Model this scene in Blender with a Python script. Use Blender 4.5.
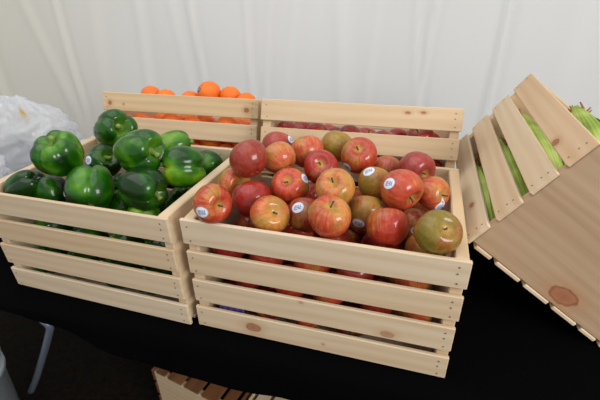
import bpy, bmesh, math, random
import numpy as np
from mathutils import Vector, Matrix, Euler, noise
from mathutils.bvhtree import BVHTree

S = bpy.context.scene
COL = S.collection
for o in list(bpy.data.objects):
    bpy.data.objects.remove(o)

# ------------------------------------------------------------------ camera
CAM_LOC = Vector((0.3582, -0.4914, 0.5911))
CAM_ROT = Euler((1.06401, 0.0173, 0.28267), 'XYZ')
F_PX = 405.47
cd = bpy.data.cameras.new('camera')
cd.sensor_width = 36.0
cd.lens = 36.0 * F_PX / 600.0
cd.clip_start = 0.02
cd.dof.use_dof = True
cd.dof.focus_distance = 0.74
cd.dof.aperture_fstop = 5.0
cam = bpy.data.objects.new('camera', cd)
cam.location = CAM_LOC
cam.rotation_euler = CAM_ROT
COL.objects.link(cam)
S.camera = cam
CR = CAM_ROT.to_matrix()

# ------------------------------------------------------------------ light
world = bpy.data.worlds.new('world')
S.world = world
world.use_nodes = True
bg = world.node_tree.nodes['Background']
bg.inputs['Color'].default_value = (0.95, 0.97, 1.0, 1)
bg.inputs['Strength'].default_value = 0.66


def area(name, loc, target, sx, sy, power, col=(1, 1, 1)):
    l = bpy.data.lights.new(name, 'AREA')
    l.shape = 'RECTANGLE'
    l.size, l.size_y, l.energy, l.color = sx, sy, power, col
    o = bpy.data.objects.new(name, l)
    o.location = loc
    d = Vector(target) - Vector(loc)
    o.rotation_euler = d.to_track_quat('-Z', 'Y').to_euler()
    COL.objects.link(o)
    return o


# daylight from the open side of the tent, to the right behind the camera
area('daylight_opening', (2.25, -1.25, 1.35), (0.1, 0.2, 0.2), 1.15, 0.95, 50, (1.0, 0.985, 0.96))
# daylight through the white tent roof overhead
area('tent_roof_light', (-0.5, -0.1, 2.1), (-0.3, 0.2, 0.0), 2.6, 2.0, 27, (1.0, 0.99, 0.97))

vs = S.view_settings
vs.view_transform = 'Standard'
vs.look = 'None'
vs.gamma = 1.0
vs.use_curve_mapping = False
vs.exposure = 0.0

# ------------------------------------------------------------------ helpers
def srgb(r, g, b):
    f = lambda c: (c / 255 / 12.92) if c / 255 <= 0.04045 else ((c / 255 + 0.055) / 1.055) ** 2.4
    return (f(r), f(g), f(b), 1.0)


def link(name, me, mat=None, parent=None):
    o = bpy.data.objects.new(name, me)
    COL.objects.link(o)
    if mat is not None and me is not None and not me.materials:
        me.materials.append(mat)
    if parent is not None:
        o.parent = parent
    return o


def tag(o, label, cat=None, group=None, kind=None):
    if label:
        o['label'] = label
    if cat:
        o['category'] = cat
    if group:
        o['group'] = group
    if kind:
        o['kind'] = kind
    return o


def mesh(name, verts, faces, smooth=True):
    me = bpy.data.meshes.new(name)
    me.from_pydata([tuple(v) for v in verts], [], faces)
    if smooth:
        me.polygons.foreach_set('use_smooth', [True] * len(me.polygons))
    me.update()
    return me


def from_bm(name, bm, smooth=False):
    me = bpy.data.meshes.new(name)
    bmesh.ops.recalc_face_normals(bm, faces=bm.faces)
    bm.to_mesh(me)
    bm.free()
    if smooth:
        me.polygons.foreach_set('use_smooth', [True] * len(me.polygons))
    return me


def tube(pts, radii, seg=10, cap=True):
    """verts, faces of a tube along a polyline"""
    pts = [Vector(p) for p in pts]
    V, Fc = [], []
    n = len(pts)
    up = Vector((0, 0, 1))
    t0 = (pts[1] - pts[0]).normalized()
    if abs(t0.dot(up)) > 0.9:
        up = Vector((1, 0, 0))
    a = t0.cross(up).normalized()
    for i, p in enumerate(pts):
        t = (pts[min(i + 1, n - 1)] - pts[max(i - 1, 0)]).normalized()
        a = (a - t * a.dot(t)).normalized()
        b = t.cross(a)
        r = radii[i] if hasattr(radii, '__len__') else radii
        for k in range(seg):
            th = 2 * math.pi * k / seg
            V.append(p + (a * math.cos(th) + b * math.sin(th)) * r)
    for i in range(n - 1):
        for k in range(seg):
            k2 = (k + 1) % seg
            Fc.append((i * seg + k, i * seg + k2, (i + 1) * seg + k2, (i + 1) * seg + k))
    if cap:
        Fc.append(tuple(range(seg))[::-1])
        Fc.append(tuple(range((n - 1) * seg, n * seg)))
    return V, Fc


class N:
    """small node-graph helper"""
    def __init__(s, name):
        s.m = bpy.data.materials.new(name)
        s.m.use_nodes = True
        s.t = s.m.node_tree
        s.t.nodes.clear()
        s.out = s.t.nodes.new('ShaderNodeOutputMaterial')

    def n(s, typ, props=None, **ins):
        nd = s.t.nodes.new('ShaderNode' + typ)
        for k, v in (props or {}).items():
            setattr(nd, k, v)
        for k, v in ins.items():
            key = int(k[1:]) if k[0] == '_' and k[1:].isdigit() else k.replace('_', ' ')
            sock = nd.inputs[key]
            if isinstance(v, bpy.types.NodeSocket):
                s.t.links.new(v, sock)
            else:
                sock.default_value = v
        return nd

    def math(s, op, a, b=0.0, c=None):
        kw = {'_0': a, '_1': b}
        if c is not None:
            kw['_2'] = c
        return s.n('Math', {'operation': op}, **kw).outputs[0]

    def mix(s, fac, a, b, mode='MIX'):
        nd = s.n('Mix', {'data_type': 'RGBA', 'blend_type': mode}, _0=fac, _6=a, _7=b)
        return nd.outputs[2]

    def ramp(s, fac, stops):
        nd = s.n('ValToRGB', Fac=fac)
        el = nd.color_ramp.elements
        el[0].position, el[0].color = stops[0]
        el[1].position, el[1].color = stops[1]
        for p, c in stops[2:]:
            e = el.new(p)
            e.color = c
        return nd.outputs['Color']

    def coords(s, scale=(1, 1, 1), rnd=0.0, kind='Object'):
        tc = s.n('TexCoord').outputs[kind]
        if rnd:
            oi = s.n('ObjectInfo').outputs['Random']
            off = s.math('MULTIPLY', oi, rnd)
            cx = s.n('CombineXYZ', X=off, Y=off, Z=off).outputs[0]
            tc = s.n('VectorMath', {'operation': 'ADD'}, _0=tc, _1=cx).outputs[0]
        return s.n('Mapping', Vector=tc, Scale=scale).outputs[0]

    def noise(s, vec, scale, detail=3.0, rough=0.5, dist=0.0):
        return s.n('TexNoise', Vector=vec, Scale=scale, Detail=detail, Roughness=rough, Distortion=dist).outputs['Fac']

    def bsdf(s, normal=None, **kw):
        b = s.n('BsdfPrincipled', **kw)
        if normal is not None:
            s.t.links.new(normal, b.inputs['Normal'])
        s.t.links.new(b.outputs[0], s.out.inputs['Surface'])
        return b

    def bump(s, h, strength=0.3, dist=0.002):
        return s.n('Bump', Strength=strength, Distance=dist, Height=h).outputs[0]


# ------------------------------------------------------------------ materials
def wood(name, knots=(), light=(214, 196, 169), dark=(197, 171, 138), rough=0.6):
    """pale pine, grain along local X; knots = (x, z, rx, rz, strength) in local metres"""
    g = N(name)
    tc = g.coords((1, 1, 1), 7.0)
    m1 = g.n('Mapping', Vector=tc, Scale=(2.2, 30, 30)).outputs[0]
    broad = g.noise(m1, 1.0, 3, 0.55, 0.6)
    m2 = g.n('Mapping', Vector=tc, Scale=(6, 260, 260)).outputs[0]
    fine = g.noise(m2, 1.0, 3, 0.6)
    m3 = g.n('Mapping', Vector=tc, Scale=(1.1, 9, 9)).outputs[0]
    wv = g.n('TexWave', {'wave_type': 'BANDS', 'bands_direction': 'Z'}, Vector=m3, Scale=1.6, Distortion=5.0, Detail=2.0, Detail_Scale=1.2).outputs['Fac']
    f = g.math('ADD', g.math('MULTIPLY', broad, 0.55), g.math('MULTIPLY', fine, 0.20))
    f = g.math('ADD', f, g.math('ADD', g.math('MULTIPLY', wv, 0.16), 0.10))
    col = g.ramp(f, [(0.30, srgb(*dark)), (0.78, srgb(*light)), (0.55, srgb(*[(a * .62 + b * .38) for a, b in zip(light, dark)]))])
    # board to board tone
    oi = g.n('ObjectInfo').outputs['Random']
    tone = g.ramp(oi, [(0.0, (0.95, 0.87, 0.77, 1)), (1.0, (1.03, 1.04, 1.06, 1)), (0.5, (1.0, 0.97, 0.93, 1))])
    col = g.mix(1.0, col, tone, 'MULTIPLY')
    raw = g.n('TexCoord').outputs['Object']
    sep = g.n('SeparateXYZ', Vector=raw)
    wob = g.math('MULTIPLY', g.math('SUBTRACT', g.noise(raw, 55, 2), 0.5), 0.7)
    for kx, kz, rx, rz, st in knots:
        dx = g.math('DIVIDE', g.math('SUBTRACT', sep.outputs[0], kx), rx)
        dz = g.math('DIVIDE', g.math('SUBTRACT', sep.outputs[2], kz), rz)
        d = g.math('SQRT', g.math('ADD', g.math('MULTIPLY', dx, dx), g.math('MULTIPLY', dz, dz)))
        d = g.math('ADD', d, wob)
        halo = g.n('MapRange', _0=d, _1=0.9, _2=2.6, _3=0.45 * st, _4=0.0).outputs[0]
        col = g.mix(halo, col, srgb(176, 122, 78))
        kc = g.ramp(d, [(0.0, srgb(150, 96, 66)), (0.75, srgb(164, 108, 76)), (0.92, srgb(112, 66, 42)), (1.0, srgb(150, 98, 66))])
        core = g.n('MapRange', _0=d, _1=0.85, _2=1.1, _3=st, _4=0.0).outputs[0]
        col = g.mix(core, col, kc)
    g.bsdf(g.bump(fine, 0.25, 0.0008), Base_Color=col, Roughness=rough, Specular_IOR_Level=0.3)
    return g.m


WOOD = wood('pine')
WOOD_END = wood('pine_end', light=(214, 194, 164), dark=(196, 168, 132))
WOOD_DULL = wood('dark_brown_pine', light=(132, 88, 52), dark=(84, 48, 26))  # darker brown pine, slats of the first crate under the table
WOOD_K = {
    'apple3': wood('pine_knot_a', [(0.125, -0.014, 0.012, 0.007, 0.6), (-0.02, 0.020, 0.004, 0.003, 0.5)]),
    'apple4': wood('pine_knot_b', [(-0.112, 0.000, 0.014, 0.010, 0.85), (0.02, -0.005, 0.003, 0.003, 0.5)]),
    'orange1': wood('pine_knot_c', [(-0.205, -0.004, 0.006, 0.006, 1.0), (0.197, -0.004, 0.007, 0.006, 1.0), (-0.162, -0.006, 0.003, 0.003, 0.7)],
                    light=(212, 188, 152), dark=(188, 156, 118)),
    'rear1': wood('pine_knot_d', [(0.112, 0.010, 0.006, 0.003, 0.9), (0.146, 0.012, 0.006, 0.003, 0.9)]),
    'corn1': wood('pine_knot_e', [(0.146, -0.018, 0.010, 0.006, 0.95)], light=(214, 188, 156), dark=(196, 162, 126)),
    'corn4': wood('pine_knot_f', [(0.128, 0.0, 0.008, 0.005, 0.9)]),
    'cornend': wood('pine_knot_g', [(-0.031, -0.0925, 0.026, 0.017, 0.95)], light=(184, 160, 134), dark=(162, 134, 108)),
}


def simple(name, col, rough=0.5, metal=0.0, **kw):
    g = N(name)
    g.bsdf(Base_Color=col, Roughness=rough, Metallic=metal, **kw)
    return g.m


def apple_mat():
    g = N('apple_skin')
    oi = g.n('ObjectInfo')
    blush = oi.outputs['Color']
    amount = oi.outputs['Alpha']
    tc = g.coords((1, 1, 1), 37.0)
    raw = g.n('TexCoord').outputs['Object']
    sep = g.n('SeparateXYZ', Vector=raw)
    # streaks run from stem to calyx: noise in (angle, height)
    ang = g.math('ARCTAN2', sep.outputs[1], sep.outputs[0])
    r37 = g.math('MULTIPLY', oi.outputs['Random'], 37.0)
    cs = g.n('CombineXYZ', X=g.math('ADD', g.math('MULTIPLY', g.math('COSINE', ang), 5.5), r37), Y=g.math('MULTIPLY', g.math('SINE', ang), 5.5),
             Z=g.math('MULTIPLY', sep.outputs[2], 0.9)).outputs[0]
    streak = g.noise(cs, 1.6, 4, 0.65)
    big = g.noise(tc, 0.75, 2, 0.5)
    spk = g.noise(tc, 26.0, 2, 0.5)
    # red coverage
    f = g.math('MULTIPLY_ADD', g.math('SUBTRACT', big, 0.5), 2.3, 0.5)
    f = g.math('ADD', f, g.math('MULTIPLY', g.math('SUBTRACT', streak, 0.5), 1.1))
    f = g.math('ADD', f, g.math('MULTIPLY', g.math('SUBTRACT', amount, 0.5), 1.3))
    cov = g.n('MapRange', {'interpolation_type': 'SMOOTHSTEP'}, _0=f, _1=0.18, _2=0.92).outputs[0]
    yellow = g.mix(g.n('MapRange', _0=g.noise(tc, 1.2, 2), _1=0.38, _2=0.62).outputs[0], srgb(206, 146, 72), srgb(166, 144, 58))
    yellow = g.mix(g.n('Attribute', {'attribute_type': 'OBJECT', 'attribute_name': 'olive'}).outputs['Fac'], yellow, srgb(118, 120, 36))
    deep = g.mix(1.0, blush, (0.70, 0.34, 0.32, 1), 'MULTIPLY')
    red = g.mix(g.n('MapRange', _0=g.math('ADD', g.math('MULTIPLY', streak, 0.6), g.math('MULTIPLY', g.noise(tc, 1.5, 2), 0.5)), _1=0.40, _2=0.68).outputs[0], blush, deep)
    col = g.mix(g.math('ADD', g.math('MULTIPLY', cov, 0.84), 0.12), yellow, red)
    mot = g.n('MapRange', _0=g.noise(tc, 5.0, 3), _1=0.35, _2=0.7).outputs[0]
    col = g.mix(1.0, col, g.mix(mot, (0.74, 0.67, 0.57, 1), (0.97, 0.90, 0.79, 1)), 'MULTIPLY')
    # stem cavity greenish yellow
    rad = g.math('SQRT', g.math('ADD', g.math('MULTIPLY', sep.outputs[0], sep.outputs[0]), g.math('MULTIPLY', sep.outputs[1], sep.outputs[1])))
    cav = g.n('MapRange', {'interpolation_type': 'SMOOTHSTEP'}, _0=g.math('ADD', rad, g.math('MULTIPLY', streak, 0.25)), _1=0.20, _2=0.50, _3=0.75, _4=0.0).outputs[0]
    cav = g.math('MULTIPLY', cav, g.math('GREATER_THAN', sep.outputs[2], 0.0))
    col = g.mix(cav, col, srgb(186, 146, 72))
    dots = g.n('MapRange', _0=spk, _1=0.66, _2=0.74, _3=0.0, _4=0.35).outputs[0]
    col = g.mix(dots, col, srgb(226, 186, 130))
    g.bsdf(g.bump(g.noise(tc, 3, 2), 0.08, 0.02), Base_Color=col, Roughness=0.5, Specular_IOR_Level=0.2, Coat_Weight=0.6, Coat_Roughness=0.13,
           Subsurface_Weight=0.0)
    return g.m


def pepper_mat():
    g = N('pepper_skin')
    oi = g.n('ObjectInfo')
    tc = g.coords((1, 1, 1), 31.0)
    raw = g.n('TexCoord').outputs['Object']
    sep = g.n('SeparateXYZ', Vector=raw)
    big = g.math('MULTIPLY_ADD', g.math('SUBTRACT', g.noise(tc, 0.95, 2, 0.5), 0.5), 1.25, 0.5)
    f = g.math('ADD', big, g.math('MULTIPLY', g.math('SUBTRACT', oi.outputs['Alpha'], 0.59), 0.7))
    col = g.ramp(f, [(0.26, srgb(10, 44, 2)), (0.9, srgb(136, 166, 30)), (0.46, srgb(26, 82, 3)), (0.64, srgb(70, 124, 8))])
    rad = g.math('SQRT', g.math('ADD', g.math('MULTIPLY', sep.outputs[0], sep.outputs[0]), g.math('MULTIPLY', sep.outputs[1], sep.outputs[1])))
    top = g.math('MULTIPLY', g.n('MapRange', {'interpolation_type': 'SMOOTHSTEP'}, _0=rad, _1=0.15, _2=0.6, _3=0.6, _4=0.0).outputs[0],
                 g.n('MapRange', _0=sep.outputs[2], _1=0.2, _2=0.6).outputs[0])
    col = g.mix(top, col, srgb(96, 140, 42))
    g.bsdf(g.bump(g.noise(tc, 4, 3), 0.10, 0.03), Base_Color=col, Roughness=0.4, Specular_IOR_Level=0.1, Coat_Weight=0.6, Coat_Roughness=0.15)
    return g.m


def orange_mat():
    g = N('orange_peel')
    tc = g.coords((1, 1, 1), 11.0)
    v = g.n('TexVoronoi', Vector=tc, Scale=17.0).outputs['Distance']
    col = g.mix(g.noise(tc, 1.2, 2), srgb(242, 128, 24), srgb(232, 98, 12))
    g.bsdf(g.bump(v, 0.25, 0.03), Base_Color=col, Roughness=0.38, Specular_IOR_Level=0.4)
    return g.m


def sticker_mat(name, ink, ring, paper=srgb(226, 228, 238)):
    g = N(name)
    uv = g.n('TexCoord').outputs['UV']
    sep = g.n('SeparateXYZ', Vector=uv)
    x, y = sep.outputs[0], sep.outputs[1]
    r = g.math('SQRT', g.math('ADD', g.math('MULTIPLY', x, x), g.math('MULTIPLY', y, y)))
    cells = g.n('TexNoise', Vector=g.n('Mapping', Vector=uv, Scale=(6.5, 9, 1)).outputs[0], Scale=1.0, Detail=1.0).outputs['Fac']
    band = g.math('LESS_THAN', g.math('ABSOLUTE', y), 0.42)
    band = g.math('MULTIPLY', band, g.math('LESS_THAN', g.math('ABSOLUTE', x), 0.6))
    txt = g.math('MULTIPLY', band, g.math('GREATER_THAN', cells, 0.5))
    col = g.mix(txt, paper, ink)
    rim = g.math('GREATER_THAN', r, 0.86)
    col = g.mix(g.math('MULTIPLY', rim, 0.8), col, ring)
    g.bsdf(Base_Color=col, Roughness=0.35)
    return g.m


M_APPLE, M_PEPPER, M_ORANGE = apple_mat(), pepper_mat(), orange_mat()
M_STICK = sticker_mat('sticker_white', srgb(60, 76, 130), srgb(176, 186, 214))
M_STICKB = sticker_mat('sticker_blue', srgb(190, 196, 214), srgb(40, 50, 110), srgb(44, 56, 120))
M_STEM = simple('apple_stem', srgb(72, 54, 30), 0.7)
M_PSTEM = simple('pepper_stem', srgb(112, 140, 58), 0.5)
M_OSTEM = simple('orange_button', srgb(96, 104, 46), 0.7)
M_NAIL = simple('nail_steel', srgb(138, 122, 106), 0.5, 0.4)
M_STEEL = simple('leg_steel', srgb(150, 160, 178), 0.35, 0.6)
M_BUCKET = simple('bucket_plastic', srgb(168, 176, 180), 0.5)
M_PURPLE = simple('purple_tray', srgb(70, 50, 120), 0.7)


def cloth_mat():
    g = N('black_cloth')
    tc = g.coords()
    f = g.noise(tc, 420, 2)
    lint = g.n('MapRange', _0=g.noise(tc, 150, 1), _1=0.80, _2=0.86).outputs[0]
    col = g.mix(lint, (0.0016, 0.0016, 0.0018, 1), (0.03, 0.03, 0.03, 1))
    g.bsdf(g.bump(f, 0.3, 0.0006), Base_Color=col, Roughness=0.95, Specular_IOR_Level=0.02)
    return g.m


def ground_mat():
    g = N('dark_ground')
    tc = g.coords()
    f = g.noise(tc, 60, 5, 0.7)
    sp = g.noise(tc, 190, 2, 0.6)
    col = g.ramp(f, [(0.3, (0.002, 0.0014, 0.001, 1)), (0.75, (0.012, 0.008, 0.005, 1))])
    col = g.mix(g.n('MapRange', _0=sp, _1=0.66, _2=0.76).outputs[0], col, (0.035, 0.026, 0.018, 1))
    g.bsdf(g.bump(f, 0.6, 0.01), Base_Color=col, Roughness=0.95, Specular_IOR_Level=0.1)
    return g.m


def curtain_mat():
    g = N('white_curtain')
    tc = g.coords()
    w = g.noise(g.n('Mapping', Vector=tc, Scale=(0.55, 1, 0.8)).outputs[0], 1.0, 2)
    sep = g.n('SeparateXYZ', Vector=tc)
    fx = g.n('MapRange', {'interpolation_type': 'SMOOTHSTEP'}, _0=sep.outputs[0], _1=-1.6, _2=-0.2).outputs[0]
    col = g.mix(fx, srgb(240, 235, 220), srgb(242, 242, 240))
    col = g.mix(g.math('MULTIPLY', w, 0.35), col, srgb(234, 231, 223))
    weave = g.noise(g.n('Mapping', Vector=tc, Scale=(300, 300, 90)).outputs[0], 1.0, 2)
    nb = g.bump(weave, 0.12, 0.001)
    d = g.n('BsdfDiffuse', Color=col, Normal=nb)
    t = g.n('BsdfTranslucent', Color=col, Normal=nb)
    mx = g.n('MixShader', _0=0.42, _1=d.outputs[0], _2=t.outputs[0])
    g.t.links.new(mx.outputs[0], g.out.inputs['Surface'])
    return g.m


def film_mat():
    g = N('clear_film')
    tc = g.coords()
    f = g.noise(tc, 9, 3)
    tr = g.n('BsdfTransparent', Color=(0.97, 0.98, 1.0, 1))
    nb = g.bump(g.noise(tc, 28, 3, 0.6), 0.6, 0.01)
    df = g.n('BsdfTranslucent', Color=(0.93, 0.94, 0.97, 1))
    d2 = g.n('BsdfDiffuse', Color=(0.93, 0.94, 0.97, 1))
    dm = g.n('MixShader', _0=0.5, _1=df.outputs[0], _2=d2.outputs[0])
    gl = g.n('BsdfGlossy', Color=(1, 1, 1, 1), Roughness=0.28, Normal=nb)
    lw = g.n('LayerWeight', Blend=0.35, Normal=nb).outputs['Facing']
    fac = g.math('ADD', g.math('MULTIPLY', f, 0.25), g.math('MULTIPLY', lw, 0.75))
    m1 = g.n('MixShader', _0=g.math('MINIMUM', g.math('ADD', g.math('MULTIPLY', fac, 0.6), 0.26), 0.88), _1=tr.outputs[0], _2=dm.outputs[0])
    m2 = g.n('MixShader', _0=0.05, _1=m1.outputs[0], _2=gl.outputs[0])
    g.t.links.new(m2.outputs[0], g.out.inputs['Surface'])
    return g.m


def husk_mat():
    g = N('corn_husk')
    oi = g.n('ObjectInfo')
    tc = g.coords((1, 1, 1), 5.0)
    uv = g.n('TexCoord').outputs['UV']
    sep = g.n('SeparateXYZ', Vector=uv)
    rib = g.math('SINE', g.math('MULTIPLY', sep.outputs[0], 150.0))
    f = g.math('ADD', g.math('MULTIPLY', rib, 0.05), g.noise(tc, 14, 2))
    col = g.ramp(f, [(0.30, srgb(112, 138, 40)), (0.72, srgb(190, 206, 112)), (0.5, srgb(156, 178, 72))])
    g.bsdf(g.bump(rib, 0.12, 0.001), Base_Color=col, Roughness=0.5, Specular_IOR_Level=0.3)
    return g.m


M_CLOTH, M_GROUND, M_CURTAIN, M_FILM, M_HUSK = cloth_mat(), ground_mat(), curtain_mat(), film_mat(), husk_mat()
M_SILK = simple('corn_silk', srgb(150, 92, 50), 0.8)

# ------------------------------------------------------------------ setting
FLOOR_Z = -0.72
me = mesh('floor', [(-6, -5, FLOOR_Z), (6, -5, FLOOR_Z), (6, 3.0, FLOOR_Z), (-6, 3.0, FLOOR_Z)], [(0, 1, 2, 3)], False)
tag(link('floor', me, M_GROUND), 'dark brown gritty ground under the table', kind='structure')

# white tent wall with soft vertical folds
CY = 1.08
folds = [  # x, width, depth, slant, curve
    (-1.20, 0.030, 0.030, 0.06), (-1.36, 0.05, 0.015, -0.25), (-1.02, 0.06, 0.012, 0.1), (-0.80, 0.04, 0.020, 0.03),
    (-0.62, 0.035, 0.014, -0.04), (-0.535, 0.022, 0.022, 0.0), (-0.306, 0.02, 0.024, -0.02), (-0.23, 0.018, 0.022, 0.05),
    (-0.15, 0.03, 0.015, 0.10), (0.04, 0.05, 0.016, -0.02), (0.17, 0.03, 0.010, 0.12), (0.335, 0.018, 0.024, -0.10),
    (0.375, 0.018, 0.026, 0.03), (0.59, 0.020, 0.040, -0.03), (0.80, 0.07, 0.014, 0.04), (1.05, 0.03, 0.02, 0.0), (-1.7, 0.05, 0.03, 0.0),
    (-2.0, 0.06, 0.03, 0.0), (1.4, 0.05, 0.03, 0.0)]
nx, nz = 680, 48
x0, x1, z0, z1 = -4.4, 3.2, FLOOR_Z, 1.9
V, Fc = [], []
for j in range(nz + 1):
    z = z0 + (z1 - z0) * j / nz
    for i in range(nx + 1):
        x = x0 + (x1 - x0) * i / nx
        y = CY + 0.014 * math.sin(x * 3.1 + 0.6) + 0.005 * math.sin(x * 7.7 + z * 0.8)
        for fx, w, dpt, sl in folds:
            xx = fx + sl * (z - 0.36) + 0.012 * math.sin(z * 5 + fx * 9)
            w_ = w * 0.55
            u = (x - xx) / w_
            y -= 0.5 * dpt * math.exp(-u * u) * (0.75 + 0.25 * math.sin(z * 3 + fx * 13))
            u2 = (x - xx - 1.6 * w_) / (1.3 * w_)
            y += 0.22 * dpt * math.exp(-u2 * u2)
        y += 0.012 * (noise.noise(Vector((x * 3.0, z * 2.2, 0.3))))
        V.append((x, y, z))
for j in range(nz):
    for i in range(nx):
        a = j * (nx + 1) + i
        Fc.append((a, a + 1, a + nx + 2, a + nx + 1))
tag(link('wall_back', mesh('wall_back', V, Fc), M_CURTAIN), 'white tent wall hanging in soft vertical folds behind the crates', kind='structure')

# ------------------------------------------------------------------ table and cloth
TX0, TX1, TY0, TY1 = -1.25, 1.25, -0.036, 0.74


def sst(a, b, t):
    t = max(0.0, min(1.0, (t - a) / (b - a)))
    return t * t * (3 - 2 * t)


def table_z(x, y):
    s = 0.0315 * min(0.49, max(0.0, -x - 0.005)) * sst(-0.64, -0.52, x)
    return -s * (1 - sst(0.36, 0.58, y)) - 0.0012


def hem_z(x):
    pts = [(-1.4, -0.034), (-0.44, -0.03), (-0.38, -0.036), (-0.27, -0.06), (-0.19, -0.078), (-0.08, -0.096), (0.18, -0.094), (0.5, -0.11), (1.4, -0.12)]
    for (a, b), (c, d) in zip(pts, pts[1:]):
        if a <= x <= c:
            t = (x - a) / (c - a)
            return b + (d - b) * t + 0.004 * math.sin(x * 38) * (1 if x > -0.4 else 0)
    return -0.12


NX = 150
V, Fc = [], []
ys = [TY0 + (TY1 - TY0) * j / 26 for j in range(27)]
rows = []
for j, y in enumerate(ys[::-1]):
    rows.append([(TX0 + (TX1 - TX0) * i / NX, y, table_z(TX0 + (TX1 - TX0) * i / NX, y)) for i in range(NX + 1)])
for k in range(1, 9):
    t = k / 8
    row = []
    for i in range(NX + 1):
        x = TX0 + (TX1 - TX0) * i / NX
        zt = table_z(x, TY0)
        zz = zt + (hem_z(x) - zt) * t
        yy = TY0 - 0.009 * math.sin(min(t * 2.5, 1) * math.pi / 2) - 0.004 * t * (1 + math.sin(x * 23 + 1.0 * math.sin(x * 7)))
        row.append((x, yy, zz))
    rows.append(row)
for r in rows:
    V += r
for j in range(len(rows) - 1):
    for i in range(NX):
        a = j * (NX + 1) + i
        Fc.append((a, a + NX + 1, a + NX + 2, a + 1))
cloth = link('tablecloth', mesh('tablecloth', V, Fc), M_CLOTH)
tag(cloth, 'plain black tablecloth spread under all the produce crates', 'tablecloth')

table = link('folding_table', None)
table.location = (0, 0.35, FLOOR_Z)
tag(table, 'folding table under the black cloth, its bent grey metal leg showing at left', 'table')


def child(name, me_, mat, par, inv=True):
    o = link(name, me_, mat, par)
    if inv:
        o.matrix_parent_inverse = par.matrix_basis.inverted()
    return o


V, Fc = [], []
n2 = 50
for s_, dz in ((0, -0.003), (1, -0.045)):
    for j in range(5):
        y = TY0 + 0.006 + (TY1 - TY0 - 0.01) * j / 4
        for i in range(n2 + 1):
            x = TX0 + 0.01 + (TX1 - TX0 - 0.02) * i / n2
            V.append((x, y, table_z(x, y) + dz))
st = n2 + 1
for s_ in (0, 1):
    b = s_ * 5 * st
    for j in range(4):
        for i in range(n2):
            a = b + j * st + i
            q = (a, a + 1, a + st + 1, a + st)
            Fc.append(q if s_ == 0 else q[::-1])
for i in range(n2):
    Fc.append((i, 5 * st + i, 5 * st + i + 1, i + 1))
    a = 4 * st + i
    Fc.append((a, a + 1, 5 * st + a + 1, 5 * st + a))
for j in range(4):
    a = j * st
    Fc.append((a, a + st, 5 * st + a + st, 5 * st + a))
    a = j * st + n2
    Fc.append((a, 5 * st + a, 5 * st + a + st, a + st))
child('table_top', mesh('table_top', V, Fc, False), simple('table_plastic', srgb(180, 180, 176), 0.5), table)


def leg_path(ctrl, r, name):
    pts = []
    c = [Vector(p) for p in ctrl]
    c = [c[0]] + c + [c[-1]]
    for i in range(1, len(c) - 2):
        for k in range(8):
            t = k / 8
            p0, p1, p2, p3 = c[i - 1], c[i], c[i + 1], c[i + 2]
            pts.append(0.5 * ((2 * p1) + (p2 - p0) * t + (2 * p0 - 5 * p1 + 4 * p2 - p3) * t * t + (3 * p1 - p0 - 3 * p2 + p3) * t ** 3))
    pts.append(c[-1])
    V_, F_ = tube(pts, r, 12)
    return mesh(name, V_, F_)


leg_me = leg_path([(-0.70, 0.15, -0.06), (-0.690, 0.145, -0.22), (-0.650, 0.14, -0.285), (-0.626, 0.14, -0.318), (-0.650, 0.14, -0.37), (-0.78, 0.14, -0.585), (-0.862, 0.14, FLOOR_Z + 0.011)], 0.0105, 'leg')
child('leg', leg_me, M_STEEL, table)
leg2 = leg_path([(-0.70, 0.60, -0.06), (-0.672, 0.60, -0.20), (-0.66, 0.60, -0.37), (-0.862, 0.60, FLOOR_Z + 0.014)], 0.0135, 'leg_far')
child('leg', leg2, M_STEEL, table)
for yy in (0.12, 0.6):
    V_, F_ = tube([(1.0, yy, -0.05), (1.05, yy, FLOOR_Z + 0.001)], 0.0135, 12)
    child('leg', mesh('leg_right', V_, F_), M_STEEL, table)

# ------------------------------------------------------------------ crates
L, W, H = 0.457, 0.318, 0.241
SLAT_H, SLAT_T, END_T = 0.0492, 0.0075, 0.020
PITCH = (H - SLAT_H) / 3
BPITCH = (W - 0.054) / 4


def board_mesh(name, lx, ty, hz, bev=0.0015):
    bm = bmesh.new()
    bmesh.ops.create_cube(bm, size=1.0)
    bmesh.ops.scale(bm, vec=(lx, ty, hz), verts=bm.verts)
    bmesh.ops.bevel(bm, geom=bm.edges[:], offset=bev, segments=1, affect='EDGES', profile=0.5)
    return from_bm(name, bm)


ME_SLAT = [board_mesh('slat%d' % i, L - d, SLAT_T, SLAT_H + e) for i, (d, e) in enumerate([(0, 0), (0.003, -0.0015), (0.005, 0.001), (0.002, -0.001)])]
ME_BOT = board_mesh('bottom_slat', L - 0.004, 0.054, SLAT_T)
ME_END = board_mesh('end_panel', W - 2 * SLAT_T - 0.0005, END_T, H - SLAT_T - 0.0005, 0.002)


def nails_mesh():
    bm = bmesh.new()
    rr = random.Random(4)
    for sx in (-1, 1):
        for k, (dx, dz) in enumerate(((0.0, 0.014), (-0.004, 0.0), (-0.002, -0.014))):
            if sx < 0 and k == 1:
                continue
            x = sx * (L / 2 - 0.014 + dx * 1.0) + rr.uniform(-0.002, 0.002)
            z = dz + rr.uniform(-0.003, 0.003)
            m = Matrix.Translation((x, -SLAT_T / 2 - 0.0002, z)) @ Matrix.Rotation(math.pi / 2, 4, 'X')
            bmesh.ops.create_cone(bm, cap_ends=True, segments=8, radius1=0.0017, radius2=0.0015, depth=0.0008, matrix=m)
    return from_bm('nails', bm)


ME_NAILS = nails_mesh()
rng = random.Random(7)


def set_mat(o, m):
    if len(o.data.materials) == 0:
        o.data.materials.append(m)
    o.material_slots[0].link = 'OBJECT'
    o.material_slots[0].material = m


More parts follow.
